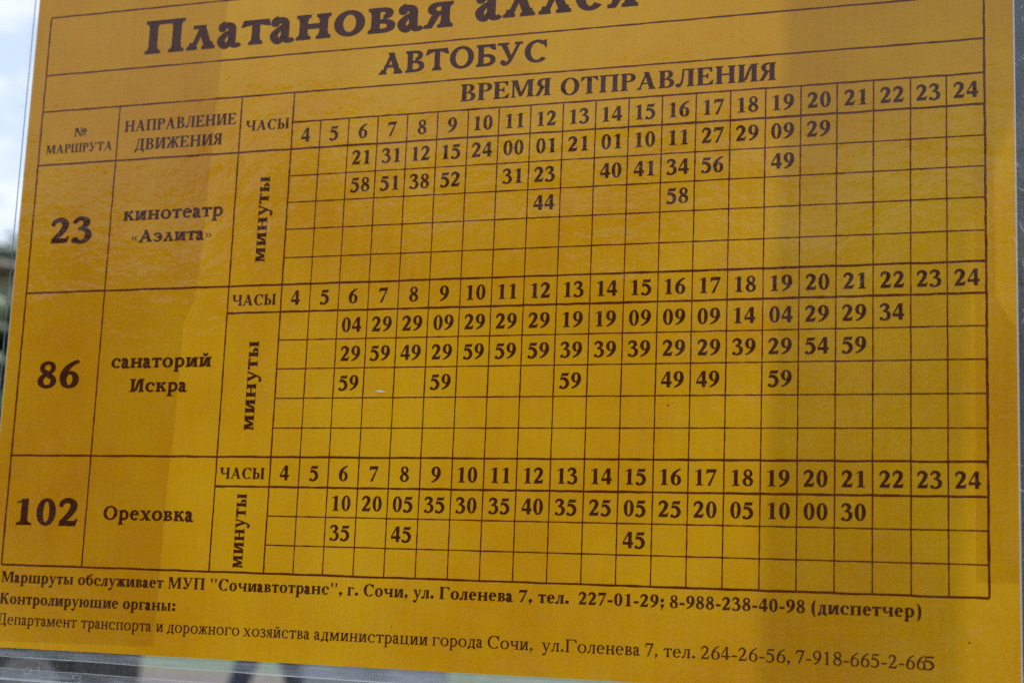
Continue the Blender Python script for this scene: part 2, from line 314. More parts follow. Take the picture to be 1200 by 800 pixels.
    if ch == 'Х':
        g.poly([(X(.06), H), (X(.06) + T * 1.15, H), (X(.96), 0), (X(.96) - T * 1.15, 0)]); g.diag(X(.12), 0, X(.80), H, t * 1.2)
        for a, b, y in ((0, .44, 1), (.64, .98, 1), (0, .34, 0), (.54, 1.02, 0)): g.rc(X(a), X(b), (H - st) * y, st + (H - st) * y)
        return X(1.03)
    if ch == 'Ч': g.stem(e); g.rc(x0, x0 + T, H * .62, H); g.foot(x0, T, 1, 1, H, -1); g.sw([(x0 + T * .5, H * .68, .9), (x0 + T * .75, H * .50, .6), (x0 + T * 1.3, H * .42, .2), (e + T * .2, H * .52, .05)]); return end2
    if ch == 'О': g.bowl(X(.52), H * .5, X(.48), H * .52, T * 1.05, t, 0, 360, 2.05); return X(1.04)
    if ch == 'С':
        g.bowl(X(.52), H * .5, X(.48), H * .52, T * 1.08, t, 42, 318, 2.05)
        if g.H > .9: g.poly([(X(.82), H), (X(.88), H), (X(.89), H * .64), (X(.84), H * .64), (X(.70), H * .92)])
        else: g.ball(X(.78), H * .76, T * .52)
        return X(.95)
    if ch == 'З':
        g.sw([(X(.10), H * .76, .3), (X(.20), H * .94, .25), (X(.40), H * .98, .25), (X(.57), H * .86, .85), (X(.55), H * .68, .85), (X(.36), H * .53, .1), (X(.26), H * .53, 0)]); g.sw([(X(.26), H * .53, 0), (X(.46), H * .51, .2), (X(.63), H * .36, 1), (X(.60), H * .14, .9), (X(.40), H * .02, .2), (X(.22), H * .04, .3)]); g.ball(X(.14), H * .12, T * .48); g.ball(X(.12), H * .80, T * .42); return X(.78)
    if ch == 'Э':
        g.bowl(X(.40), H * .5, X(.46), H * .52, T * 1.05, t, -132, 132, 2.05); g.rc(X(.30), X(.72), H * .52 - t * .6, H * .52 + t * .6); g.ball(X(.14), H * .80, T * .5); g.ball(X(.12), H * .16, T * .35); return X(.94)
    if ch == 'Ю':
        g.stem(x0); a = x0 + T + X(.56); g.bowl(a, H * .5, X(.40), H * .52, T * .95, t, 0, 360, 2.05); g.rc(x0 + T, a - X(.3), H * .5 - t * .6, H * .5 + t * .6); return a + X(.46)
    if ch == 'а':
        k = X(.60); g.rc(k - T, k, H * .12, H * .70); g.bowl(k - T - X(.03), H * .70, X(.03) + T, H * .31, T, t * 1.4, 0, 120)
        g.sw([(X(.26), H * .99, .1), (X(.14), H * .90, .3), (X(.10), H * .80, .5)]); g.ball(X(.15), H * .77, T * .52); g.rc(X(.24), k - T, H * 1.01 - t * 1.4, H * 1.01)
        g.sw([(k - T * .9, H * .60, 0), (X(.24), H * .50, .3), (X(.12), H * .30, .95), (X(.17), H * .10, .75), (X(.30), H * .04, .3), (k - T * .8, H * .22, .05)]); g.sw([(k - T * .5, H * .2, .95), (k - T * .3, H * .07, .5), (k + X(.06), H * .05, .1), (k + X(.14), H * .12, 0)]); return k + X(.17)
    if ch == 'е':
        g.bowl(X(.46), H * .5, X(.42), H * .52, T * 1.05, t, 8, 322, 2.05); g.rc(X(.18), X(.86), H * .50, H * .50 + t); g.rc(X(.86) - T * .9, X(.87), H * .50, H * .60); return X(.93)
    if ch == 'р':
        g.rc(x0, x0 + T, -H * .46, H * .96); g.foot(x0, T, 1, 1, -H * .46, 1); g.poly([(x0 - s, H * .93), (x0 - s, H * .88), (x0, H * .86), (x0 + T, H * .86), (x0 + T, H * 1.02)]); g.bowl(x0 + T + X(.14), H * .5, X(.44), H * .52, T * 1.0, t * 1.3, -128, 128, 2.05); return x0 + T + X(.63)
    if ch == 'у':
        g.poly([(X(.06), H), (X(.06) + T * 1.1, H), (X(.60), H * .10), (X(.47), -H * .04)]); g.sw([(X(.84), H * .96, .05), (X(.58), H * .22, .1), (X(.42), -H * .24, .2), (X(.28), -H * .42, .35), (X(.17), -H * .37, .4)]); g.ball(X(.17), -H * .35, T * .5); g.rc(0, X(.44), H - st, H); g.rc(X(.64), X(.98), H - st, H); return X(.99)
    if ch == 'б':
        g.bowl(X(.50), H * .5, X(.46), H * .52, T * 1.0, t, 0, 360, 2.05); g.sw([(X(.12), H * .55, .8), (X(.14), H * .90, .7), (X(.30), H * 1.16, .5), (X(.62), H * 1.28, .4), (X(.80), H * 1.46, .05)]); return X(1.0)
    # figures
    w = .74 * H
    if ch in '0123456789':
        Y = lambda *p: [(a * H, b * H, k) for a, b, k in p]
        if ch == '0': g.bowl(.37 * H, .5 * H, .325 * H, .51 * H, T * .95, t, 0, 360, 2.1)
        if ch == '1': g.rc(.28 * H, .28 * H + T, 0, H * .97); g.foot(.28 * H, T, 1.6, 1.6, 0, 1); g.poly([(.11 * H, .86 * H), (.12 * H, .82 * H), (.28 * H, .84 * H), (.28 * H + T * .3, .78 * H), (.28 * H + T, H * .97), (.28 * H + T, H)])
        if ch == '2': g.sw(Y((.08, .70, .05), (.15, .87, .4), (.33, .94, .6), (.50, .83, .95), (.51, .66, 1), (.40, .44, .75), (.24, .25, .4), (.10, .10, .15))); g.poly([(.05 * H, 0), (.61 * H, 0), (.68 * H, .28 * H), (.63 * H, .28 * H), (.55 * H, .8 * T + .01), (.16 * H, .8 * T + .01), (.05 * H, .06 * H)])
        if ch == '3': g.sw(Y((.07, .76, .05), (.15, .90, .4), (.30, .96, .45), (.47, .87, .9), (.49, .74, .9), (.38, .60, .35), (.22, .53, 0))); g.sw(Y((.22, .54, 0), (.42, .52, .3), (.57, .36, .95), (.54, .15, .8), (.38, .03, .3), (.22, .02, .3))); g.ball(.13 * H, .09 * H, max(t, T * .45))
        if ch == '4': k = .38 * H; g.rc(k, k + T * .95, 0, H); g.poly([(k, H), (k + T * .6, H), (.11 * H, .36 * H), (.03 * H, .36 * H)]); g.rc(.03 * H, .70 * H, .21 * H, .21 * H + max(t * 1.4, T * .72))
        if ch == '5': g.poly([(.17 * H, .98 * H), (.60 * H, .98 * H), (.64 * H, 1.02 * H), (.66 * H, 1.02 * H), (.59 * H, .98 * H - max(T * .8, t)), (.17 * H, .98 * H - max(T * .8, t))]); g.poly([(.17 * H, .98 * H), (.17 * H + t, .95 * H), (.14 * H, .58 * H), (.08 * H, .54 * H)]); g.sw(Y((.09, .57, .2), (.28, .64, .6), (.48, .53, .9), (.57, .32, 1), (.49, .12, .75), (.32, .02, .35), (.20, .02, .3))); g.ball(.13 * H, .08 * H, max(t, T * .45))
        if ch in '69':
            n0 = len(g.P); g.bowl(.37 * H, .31 * H, .32 * H, .325 * H, T * .95, t, 0, 360, 2.1); g.sw(Y((.65, .99, .0), (.45, .90, .3), (.26, .72, .8), (.16, .50, 1), (.15, .30, .9)))
            if ch == '9':
                for q in g.P[n0:]:
                    for f in q: f[:] = [(.74 * H - a, H - b) for a, b in f]
        if ch == '7': g.poly([(.09 * H, H), (.69 * H, H), (.69 * H, .94 * H), (.31 * H, -.01 * H), (.31 * H - T * .75, -.01 * H), (.53 * H, H - T * .9), (.18 * H, H - T * .9), (.08 * H, .70 * H), (.04 * H, .70 * H)])
        if ch == '8': g.bowl(.37 * H, .755 * H, .27 * H, .255 * H, T * .72, t, 0, 360, 2.1); g.bowl(.37 * H, .27 * H, .32 * H, .28 * H, T * .85, t, 0, 360, 2.1); g.sw(Y((.20, .66, .3), (.38, .52, .75), (.54, .38, .3)))
        return w
    d = max(.11, T * .62)
    if ch == '.': g.ball(.17, d, d); return .34
    if ch == ',': g.ball(.17, d, d); g.poly([(.17 + d, d), (.08, -.22), (.06, -.18), (.14, 0)]); return .36
    if ch == ':': g.ball(.22, d, d); g.ball(.22, .56, d); return .44
    if ch == ';': g.ball(.22, .56, d); g.ball(.22, d, d); g.poly([(.22 + d, d), (.12, -.24), (.10, -.20), (.19, 0)]); return .46
    if ch == '-': g.rc(.05, .44, .26, .26 + max(.11, T * .75)); return .49
    if ch == '"': g.poly([(.10, 1), (.10 + T * .8, 1), (.10 + T * .55, .62), (.10 + T * .25, .62)]); a = .22 + T; g.poly([(a, 1), (a + T * .8, 1), (a + T * .55, .62), (a + T * .25, .62)]); return a + T + .06
    if ch == '(': g.bowl(.44, .38, .36, .68, T * .9, .01, 112, 248, 2); return .48
    if ch == ')': g.bowl(.06, .38, .36, .68, T * .9, .01, -68, 68, 2); return .48
    if ch in '«»':
        for a in (0, .22):
            p = [(.25 + a, .58), (.06 + a, .34), (.25 + a, .10), (.25 + a, .20), (.16 + a, .34), (.25 + a, .48)]
            if ch == '»': p = [(.56 - q, y) for q, y in p][::-1]
            g.poly(p)
        return .58
    if ch == '№':
        g.stem(.09, t * 1.3, t=(1, 0)); g.rc(.66, .66 + t * 1.3, 0, 1); g.foot(.66, t, 1, 1, 1, -1); g.poly([(.06, 1), (.06 + T * 1.3, 1), (.70, 0), (.66, 0), (.66 - T * .6, .15)]); g.bowl(1.02, .62, .22, .30, T * .75, t, 0, 360, 2.05); g.rc(.82, 1.22, .12, .12 + t * 1.3); return 1.26
    return .34                                              # space

def glyph(ch, f):
    p = dict(FONTS[f]); xh = p.pop('xh'); c = ch; H = 1.0
    if ch in 'аеруб': H = xh
    elif ch.islower(): c = ch.upper(); H = xh
    if H < 1: p['T'] *= .90; p['s'] *= .85
    g = Glyph(H, **p); adv = draw(g, c)
    return g.P, adv + .02
_cache = {}
def text_mesh(s, f, W, h, rot=False):
    """Flat print of a string: baseline from (0,0) to (W,0), capitals h tall, lying on y=0 and facing -y."""
    key = (s, f, round(W or 0, 6), round(h, 6), rot)
    if key in _cache: return _cache[key]
    x = 0.0; polys = []
    for ch in s:
        P, a = glyph(ch, f); polys += [[[(px + x, py) for px, py in face] for face in prim] for prim in P]; x += a
    xs = [p[0] for pr in polys for fc in pr for p in fc]; a, b = min(xs), max(xs); k = W / (b - a) if W else h
    vs, fs = [], []
    for i, pr in enumerate(polys):
        y = -3e-6 * (i % 5) - 2e-6
        for fc in pr:
            n = len(vs)
            for px, py in fc:
                u, v = (px - a) * k, py * h
                vs.append((-v, y, u) if rot else (u, y, v))
            fs.append(tuple(range(n, n + len(fc))))
    me = mesh('print', vs, fs); me.materials.append(M['ink'])
    w_ = (b - a) * k; _cache[key] = (me, w_); return me, w_

# ------------------------------------------------------------------ the timetable sheet
ROTX = (R_(-4.0), 0, 0)
def lx(u): return (u - 6) * U
def lz(v): return (7 - v) * V
sheet = thing('timetable_sheet', 'yellow paper bus timetable printed in dark brown with three route tables', 'timetable', SHEET_AT, ROTX)
PL, PR, PT, PB = -10.0, 21.76, -6.40, 18.95
def paper(bm):
    n = 24
    for side, y in ((0, 0.0), (1, 0.00022)):
        g = [[bm.verts.new((lx(PL + (PR - PL) * i / n), y, lz(PT + (PB - PT) * j / n))) for j in range(n + 1)] for i in range(n + 1)]
        if side == 0:
            for i in range(n):
                for j in range(n): bm.faces.new((g[i][j], g[i][j + 1], g[i + 1][j + 1], g[i + 1][j]))
link('paper', bm_mesh('paper', paper), sheet, M['paper'])
k_ = 0.00030
edge_o = link('cut_edge', boxm('cut_edge', lx(PR), lx(PR) + k_ * 1.2, -.0001, .0001, lz(PB), lz(PT)), sheet, M['cut'])
link('cut_edge', boxm('cut_edge', lx(PL) - k_ * .5, lx(PL), -.0001, .0001, lz(PB), lz(PT)), sheet, M['cut'])
FRONT = -0.00003
_lines = {}
def line(u0, v0, u1, v1, wd, layer=0):
    key = (round(u1 - u0, 4), round(v1 - v0, 4), wd, layer)
    if key not in _lines:
        W, D = (u1 - u0) * U, (v1 - v0) * V; vs, fs = [], []; n = 90
        rr = random.Random(str(key))
        for i in range(n + 1):                                # slightly uneven printed edge
            a = wd / 2 * (1 + rr.uniform(-.30, .30)); b = wd / 2 * (1 + rr.uniform(-.30, .30)); q = i / n
            vs += [(W * q, 0, a), (W * q, 0, -b)] if W else [(-a, 0, -D * q), (b, 0, -D * q)]
        fs = [(2 * i, 2 * i + 1, 2 * i + 3, 2 * i + 2) for i in range(n)]
        me = mesh('ruled_line', vs, fs); me.materials.append(M['rule']); _lines[key] = me
    o = link('ruled_line', _lines[key], sheet); o.location = (lx(u0), FRONT + (4e-6 if layer else 0), lz(v0)); return o
TH, MD, TN = 0.00060, 0.00050, 0.00037
LE, C1, C2 = -9.47, -6.44, -1.87
ROWV = [0.035, 1.03, 2.02, 2.99, 3.97, 4.997, 5.957, 6.932, 7.936, 8.952, 9.985, 11.02, 12.024, 13.056, 14.052, 15.04, 16.0]
TITLE_T, TITLE_B, BUS_B = -4.84, -2.52, -1.07
for v in (TITLE_T, TITLE_B, BUS_B): line(LE, v, 21, v, MD)
for i, v in enumerate(ROWV):
    if i in (1, 6, 12, 16): line(LE, v, 21, v, TH)
    elif i in (7, 13): line(C2, v, 21, v, TH)
    elif i == 0: line(0, v, 21, v, MD)
    else: line(0, v, 21, v, TN)
line(LE, TITLE_T, LE, 16, TH, 1); line(21, TITLE_T, 21, 16, TH, 1)
for u in (C1, C2): line(u, BUS_B, u, 16, MD, 1)
line(0, BUS_B, 0, 16, MD, 1)
COLU = [0, .99, 1.968, 2.965, 3.96, 4.96, 5.965, 6.96, 7.97, 8.99, 10.0, 11.01, 12.015, 13.015, 14.02, 15.03, 16.03, 17.04, 18.04, 19.04, 19.995, 21]
for u in COLU[1:21]: line(u, ROWV[0], u, 16, TN, 1)

INKY = FRONT - 0.00003
def put(name, s, f, u0, u1, v, hv, label=None):
    me, W = text_mesh(s, f, (u1 - u0) * U, hv * V); o = link(name, me, sheet); o.location = (lx(u0), INKY, lz(v))
    if label: o['label'] = label
    return o
put('title_text', 'Платановая', 'slab', -5.67, 5.31, -3.02, 1.30); put('title_text', 'аллея', 'slab', 6.03, 11.20, -3.16, 1.30)
put('heading_text', 'АВТОБУС', 'slab', 2.90, 8.40, -1.47, 0.79)
put('heading_text', 'ВРЕМЯ', 'bold', 5.68, 8.58, -0.27, 0.61); put('heading_text', 'ОТПРАВЛЕНИЯ', 'bold', 8.88, 15.32, -0.22, 0.60)
put('column_heading', '№', 'bold', -8.14, -7.66, -0.01, 0.34); put('column_heading', 'МАРШРУТА', 'bold', -9.19, -6.63, 0.60, 0.34)
put('column_heading', 'НАПРАВЛЕНИЕ', 'bold', -6.19, -2.03, -0.05, 0.43); put('column_heading', 'ДВИЖЕНИЯ', 'bold', -5.75, -2.50, 0.68, 0.43)
for u0, u1, v in ((-1.67, -0.12, .25), (-1.72, -0.18, 6.67), (-1.73, -0.18, 12.79)): put('hours_heading', 'ЧАСЫ', 'bold', u0, u1, v, 0.39)
for ub, v0, v1 in ((-.67, 5.12, 1.98), (-.67, 11.10, 7.95), (-.735, 15.85, 13.30)):
    me, W = text_mesh('минуты', 'bold', (v0 - v1) * V, .33 / .70 * U, rot=True); o = link('minutes_heading', me, sheet); o.location = (lx(ub), INKY, lz(v0))
put('route_number', '23', 'slab', -8.73, -7.12, 4.09, .95); put('route_number', '86', 'slab', -8.72, -7.13, 9.55, 1.0); put('route_number', '102', 'slab', -9.09, -6.73, 14.56, .98)
put('destination_text', 'кинотеатр', 'slab', -5.96, -2.28, 3.36, .36 / .73); put('destination_text', '«Аэлита»', 'slab', -5.59, -2.64, 4.20, .47)
put('destination_text', 'санаторий', 'slab', -5.96, -2.31, 8.84, .36 / .73); put('destination_text', 'Искра', 'slab', -5.20, -3.10, 9.72, .48)
put('destination_text', 'Ореховка', 'slab', -5.80, -2.53, 14.30, .49)
DH = 0.515 * V
def number(name, s, col, v):
    me, W = text_mesh(s, 'bold', None, DH)
    c = (COLU[col] + COLU[col + 1]) / 2
    o = link(name, me, sheet); o.location = (lx(c) - W / 2 + random.uniform(-.00008, .00012), INKY, lz(v)); return o
TABLE = [
    (0, ['. . 21 31 12 15 24 00 01 21 01 10 11 27 29 09 29', '. . 58 51 38 52 . 31 23 . 40 41 34 56 . 49', '. . . . . . . . 44 . . . 58']),
    (6, ['. . 04 29 29 09 29 29 29 19 19 09 09 09 14 04 29 29 34', '. . 29 59 49 29 59 59 59 39 39 39 29 29 39 29 54 59', '. . 59 . . 59 . . . 59 . . 49 49 . 59']),
    (12, ['. . 10 20 05 35 30 35 40 35 25 05 25 20 05 10 00 30', '. . 35 . 45 . . . . . . 45'])]
for r0, rows in TABLE:
    for c in range(21): number('hour_number', str(c + 4), c, ROWV[r0 + 1] - .233)
    for j, row in enumerate(rows):
        for c, s in enumerate(row.split()):
            if s != '.': number('minute_number', s, c, ROWV[r0 + 1 + j] + (.715 if r0 == 0 else .77))
for s, a, b in (('Маршруты обслуживает', -9.41, -3.42), ('МУП "Сочиавтотранс",', -3.26, 2.66), ('г. Сочи, ул.', 2.82, 5.58), ('Голенева 7, тел.', 5.75, 9.68), ('227-01-29;', 9.96, 12.42), ('8-988-238-40-98', 12.58, 16.28), ('(диспетчер)', 16.45, 19.30)):
    put('footer_text', s, 'bold', a, b, 16.63, .395)
put('footer_text', 'Контролирующие органы:', 'bold', -9.40, -2.95, 17.40, .395)
for s, a, b in (('Департамент', -9.43, -6.43), ('транспорта и', -6.29, -3.32), ('дорожного', -3.18, -.68), ('хозяйства', -.55, 1.68), ('администрации', 1.82, 5.46), ('города', 5.60, 7.16), ('Сочи,', 7.30, 8.66), ('ул.Голенева', 8.92, 11.78), ('7,', 11.92, 12.27), ('тел.', 12.43, 13.32), ('264-26-56,', 13.48, 15.90), ('7-918-665-2-66', 16.05, 19.40), ('5', 19.36, 19.63)):
    put('footer_text', s, 'regular', a, b, 18.13, .40)
def blob(bm, r=0.00022):
    bmesh.ops.create_circle(bm, cap_ends=True, segments=9, radius=r, matrix=Matrix.Rotation(R_(90), 4, 'X'))
for u, v in ((-7.27, 1.56), (20.5, 17.3), (10.6, -3.0), (-3.6, 7.6), (12.4, 10.3), (4.3, 17.6)):
    o = link('ink_speck', bm_mesh('speck', lambda bm: blob(bm, random.uniform(.00012, .00026))), sheet, M['ink']); o.location = (lx(u), INKY, lz(v))

# tinted strips added behind the paper, standing in for shadows that fall on it
def tape(label, pts, y):  # builds a shade strip, no real tape
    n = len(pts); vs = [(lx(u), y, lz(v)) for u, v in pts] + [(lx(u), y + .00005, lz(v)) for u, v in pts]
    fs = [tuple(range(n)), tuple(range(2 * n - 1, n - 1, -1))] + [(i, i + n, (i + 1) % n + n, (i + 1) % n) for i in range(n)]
    o = thing('shade_strip', label, 'tape', SHEET_AT, ROTX); link('strip', mesh('strip', vs, fs), o, M['tape'])
tape('narrow dark strip put in as shade on the right margin above the lower corner', [(20.73, .2), (21.2, .5), (21.25, 7.0), (21.76, 8.0), (21.76, 15.5), (20.7, 15.5)], .0004)
tape('wide dark strip put in as shade behind the route numbers and destinations', [(-9.95, -6.3), (-2.6, -6.3), (-2.85, 1.0), (-2.9, 4.0), (-3.05, 6.3), (-3.4, 7.2), (-3.45, 11.0), (-3.55, 13.0), (-3.6, 18.6), (-9.95, 18.7)], .0003)

# ------------------------------------------------------------------ the clear sleeve and the panel behind it
sl = thing('plastic_sleeve', 'clear scratched plastic sleeve holding the yellow timetable', 'sleeve', SHEET_AT, ROTX)
SLL, SLR, SLT = -10.14, 23.2, -7.4
def sl_bottom(u): return 19.24 + (u + 9.2) * .0115
def film(y, vb, n=30):
    vs, fs = [], []
    for i in range(n + 1):
        for j in range(n + 1):
            u = SLL + (SLR - SLL) * i / n; b = vb(u); v = SLT + (b - SLT) * j / n
            vs.append((lx(u), y, lz(v)))
    for i in range(n):
        for j in range(n): a = i * (n + 1) + j; fs.append((a, a + 1, a + n + 2, a + n + 1))
    me = mesh('film', vs, fs); me.shade_smooth(); return me
link('front_film', film(-0.0007, sl_bottom), sl, M['film'])
link('back_film', film(0.0010, lambda u: sl_bottom(u) + .44), sl, M['backfilm'])
def strip(name, u0, u1, va, vb, y0, y1, m, parent):           # band whose upper and lower edges follow va(u), vb(u)
    n = 40; vs, fs = [], []
    for i in range(n + 1):
        u = u0 + (u1 - u0) * i / n
        vs += [(lx(u), y0, lz(va(u))), (lx(u), y0, lz(vb(u))), (lx(u), y1, lz(vb(u))), (lx(u), y1, lz(va(u)))]
    for i in range(n):
        a, b = 4 * i, 4 * i + 4
        for k in range(4): fs.append((a + k, a + (k + 1) % 4, b + (k + 1) % 4, b + k))
    return link(name, mesh(name, vs, fs), parent, m)
jit = [random.uniform(-.012, .012) for _ in range(60)]
wob = lambda u: jit[int((u + 12) * 1.3) % 60]
strip('weld_band', SLL, SLR, lambda u: PB + .02, lambda u: sl_bottom(u) - .03, -.0005, -.00045, M['hazy'], sl)
strip('bottom_seam', SLL, SLR, lambda u: sl_bottom(u) - .018 + wob(u) * .5, lambda u: sl_bottom(u) + .014 + wob(u), -.0008, -.0002, M['edge'], sl)
strip('lower_lip', SLL, SLR, lambda u: sl_bottom(u) + .42 + wob(u), lambda u: sl_bottom(u) + .455, .0008, .0012, M['dimedge'], sl)
link('side_fold', boxm('side_fold', lx(SLL) - .0001, lx(SLL) + .0001, -.0007, -.0004, lz(19.2), lz(SLT)), sl, M['blueedge'])
def scr(bm, a, b, w_):
    a, b = Vector(a), Vector(b); d = (b - a).normalized(); n = Vector((-d.z, 0, d.x)) * w_
    v = [bm.verts.new(q) for q in (a, (a + b) / 2 - n, b, (a + b) / 2 + n)]; bm.faces.new(v)
def scratches(u0, u1, v0, v1, n, y, lmin, lmax, ang, wd):
    def f(bm):
        for _ in range(n):
            u, v = random.uniform(u0, u1), random.uniform(v0, v1); l = random.uniform(lmin, lmax); a = R_(random.gauss(*ang))
            scr(bm, (lx(u), y, lz(v)), (lx(u) + l * math.cos(a), y, lz(v) + l * math.sin(a)), wd * random.uniform(.5, 1.3))
    return bm_mesh('scratches', f)
o = link('fine_scratches', scratches(21.85, 22.6, -3, 19, 120, -.00075, .0006, .004, (80, 40), .00006), sl, M['scratch']); o['kind'] = 'stuff'
o = link('fine_scratches', scratches(-9.8, 10, 19.0, 19.6, 70, -.00075, .0005, .003, (5, 30), .00004), sl, M['dimedge']); o['kind'] = 'stuff'
link('glint_nick', bm_mesh('glint_nick', lambda bm: scr(bm, (lx(3.37), -.0009, lz(9.77)), (lx(3.78), -.0009, lz(9.80)), .00030)), sl, M['scratch'])  # nick in the plastic, its glint put in as white colour
def scuff(u, v, r, turns, seed):
    rr = random.Random(seed); P = []
    n = 26
    for i in range(n):
        a = turns * 2 * math.pi * i / n + seed; q = r * (.5 + .5 * rr.random()) * (1 - .4 * i / n)
        P.append((lx(u) + q * math.cos(a) * 1.2, -.00085, lz(v) + q * math.sin(a)))
    def f(bm):
        for a, b in zip(P, P[1:]): scr(bm, a, b, .00006)
    link('scuff', bm_mesh('scuff', f), sl, M['scratch'])
for u, v, r, k, sd in ((-8.05, 19.72, .0016, 1.6, 3), (-6.25, 19.86, .0018, .8, 5), (-7.6, 19.66, .0010, .5, 8), (22.1, .9, .0009, 1.2, 2), (22.15, 4.3, .0020, .5, 4), (22.05, 7.5, .0012, .6, 9), (22.0, 13.3, .0010, .7, 6)): scuff(u, v, r, k, sd)
t_ = thing('tape_piece', 'short milky tape strip along the left edge of the sleeve beside the title', 'tape', SHEET_AT, ROTX)
link('strip', boxm('strip', lx(-10.34), lx(-10.02), -.0011, -.0009, lz(-1.32), lz(SLT)), t_, M['whitetape'])
link('torn_end', boxm('torn_end', lx(-10.35), lx(-10.02), -.00125, -.0012, lz(-1.27), lz(-1.33)), t_, M['dimedge'])

pn = thing('acrylic_panel', 'clear acrylic backing panel with bright edges behind the timetable sleeve', 'panel', SHEET_AT, ROTX)
PNL, PNB = -10.27, 20.06
link('sheet', mesh('sheet', [(lx(PNL), .004, lz(-9)), (lx(34), .004, lz(-9)), (lx(34), .004, lz(PNB + .3)), (lx(PNL), .004, lz(PNB))], [(0, 1, 2, 3)]), pn, M['acrylic'])
strip('hazy_margin', PNL, 30, lambda u: sl_bottom(u) + .5, lambda u: PNB - .035 + .0115 * (u + 10), .0037, .0038, M['hazy'], pn)
strip('bottom_edge', PNL, 34, lambda u: PNB - .03 + .0115 * (u + 10), lambda u: PNB + .02 + .0115 * (u + 10), .002, .005, M['edge'], pn)
link('side_edge', boxm('side_edge', lx(PNL) - .0002, lx(PNL), .0037, .0041, lz(PNB), lz(-9)), pn, M['blueedge'])

# the post the panel is fixed to
post = thing('shelter_post', 'dark blue-grey steel post behind the right edge of the sleeve', 'post', (lx(20.5) + .0215, 0.110, 0))
link('shaft', boxm('shaft', -.0215, .0215, -.010, .010, .02, 2.6, bevel=.003), post, M['steel'])
link('base_plate', boxm('base_plate', -.09, .09, -.09, .09, .006, .022, bevel=.004), post, M['steel'])
for a in (-.07, .07):
    for b in (-.07, .07): link('bolt', bm_mesh('bolt', lambda bm: bmesh.ops.create_cone(bm, cap_ends=True, segments=6, radius1=.011, radius2=.011, depth=.016, matrix=Matrix.Translation((a, b, .03)))), post, M['rim'])
link('cap', boxm('cap', -.026, .026, -.014, .014, 2.598, 2.615, bevel=.004), post, M['steel'])
for z in (1.50, 1.765): link('bracket', boxm('bracket', -.002, .02, -.104 + (z - 1.632) * .07, -.011, z - .008, z + .008, bevel=.002), post, M['rim'])

# ------------------------------------------------------------------ out of focus behind: car, cabinet, person, house, trees
def wheel(parent, x, y, r=.32):
    t = link('wheel', bm_mesh('tyre', lambda bm: lathe(bm, [(r * .62, -.10), (r * .93, -.105), (r, -.07), (r, .07), (r * .93, .105), (r * .62, .10)]), True), parent, M['tyre']); t.location = (x, y, r + .006)
    def rimf(bm):
        lathe(bm, [(r * .63, -.09), (r * .66, .09), (r * .52, .075), (r * .20, .05), (.001, .06)])
    o = link('rim', bm_mesh('rim', rimf, True), t, M['rim'])
    if y < 0: o.rotation_euler = (0, 0, math.pi)
def lathe(bm, prof, n=28):                                    # around the y axis
    rings = [[bm.verts.new((r * math.cos(2 * math.pi * k / n), y, r * math.sin(2 * math.pi * k / n))) for k in range(n)] for r, y in prof]
    for A, B in zip(rings, rings[1:]):
        for k in range(n): bm.faces.new((A[k], A[(k + 1) % n], B[(k + 1) % n], B[k]))
def loft(bm, prof, ys):                                       # prof(y) -> list of (x,z)
    rings = [[bm.verts.new((x, y, z)) for x, z in prof(y)] for y in ys]
    n = len(rings[0])
    for A, B in zip(rings, rings[1:]):
        for k in range(n): bm.faces.new((A[k], A[(k + 1) % n], B[(k + 1) % n], B[k]))
    bm.faces.new(rings[0]); bm.faces.new(rings[-1][::-1])
cp = at(168, 792, 12.0)
cdir = ray(168, 792); cang = math.atan2(cdir.y, cdir.x) - math.pi / 2
car = thing('parked_car', 'blurred dark car parked beyond the lower left corner of the sheet', 'car', (cp.x, cp.y, 0), (0, 0, cang))
BODY = [(-4.25, .30), (-4.28, .62), (-4.1, .82), (-3.1, .95), (-2.55, 1.40), (-1.1, 1.45), (-.35, 1.02), (-.05, .95), (0, .60), (-.03, .30), (-.34, .24), (-.40, .50), (-.62, .68), (-.88, .68), (-1.10, .50), (-1.16, .24), (-3.06, .24), (-3.12, .50), (-3.34, .68), (-3.60, .68), (-3.82, .50), (-3.88, .24)]
def bprof(y):
    k = 1 - abs(y) * .35
    return [(x * 1.0 + (abs(y) > .84) * .05 * (1 if x < -2 else -1), z if z < .96 else .96 + (z - .96) * (1.0 if abs(y) < .70 else .90)) for x, z in BODY]
link('body', bm_mesh('body', lambda bm: loft(bm, bprof, [-.86, -.80, -.4, .4, .80, .86])), car, M['carpaint'])
for y in (-.872, .872):
    for q in ([(-2.95, .98), (-2.5, 1.33), (-1.85, 1.35), (-1.85, .98)], [(-1.78, .98), (-1.78, 1.35), (-1.15, 1.33), (-.62, .98)]):
        link('side_window', mesh('side_window', [(x, y, z) for x, z in q] + [(x, y * .985, z) for x, z in q], [(0, 1, 2, 3), (4, 5, 6, 7)] + [(i, (i + 1) % 4, (i + 1) % 4 + 4, i + 4) for i in range(4)]), car, M['glass'])
    link('door_handle', boxm('door_handle', -1.75, -1.60, y - .012, y + .012, .86, .885), car, M['carpaint'])
    wheel(car, -.75, .76 * (1 if y > 0 else -1)); wheel(car, -3.47, .76 * (1 if y > 0 else -1))
for y in (-.66, .66): link('tail_lamp', boxm('tail_lamp', -.06, .012, y - .14, y + .14, .68, .86, bevel=.01), car, M['lamp'])
for y in (-.62, .62): link('headlight', boxm('headlight', -4.29, -4.2, y - .16, y + .16, .62, .76, bevel=.01), car, M['glass'])

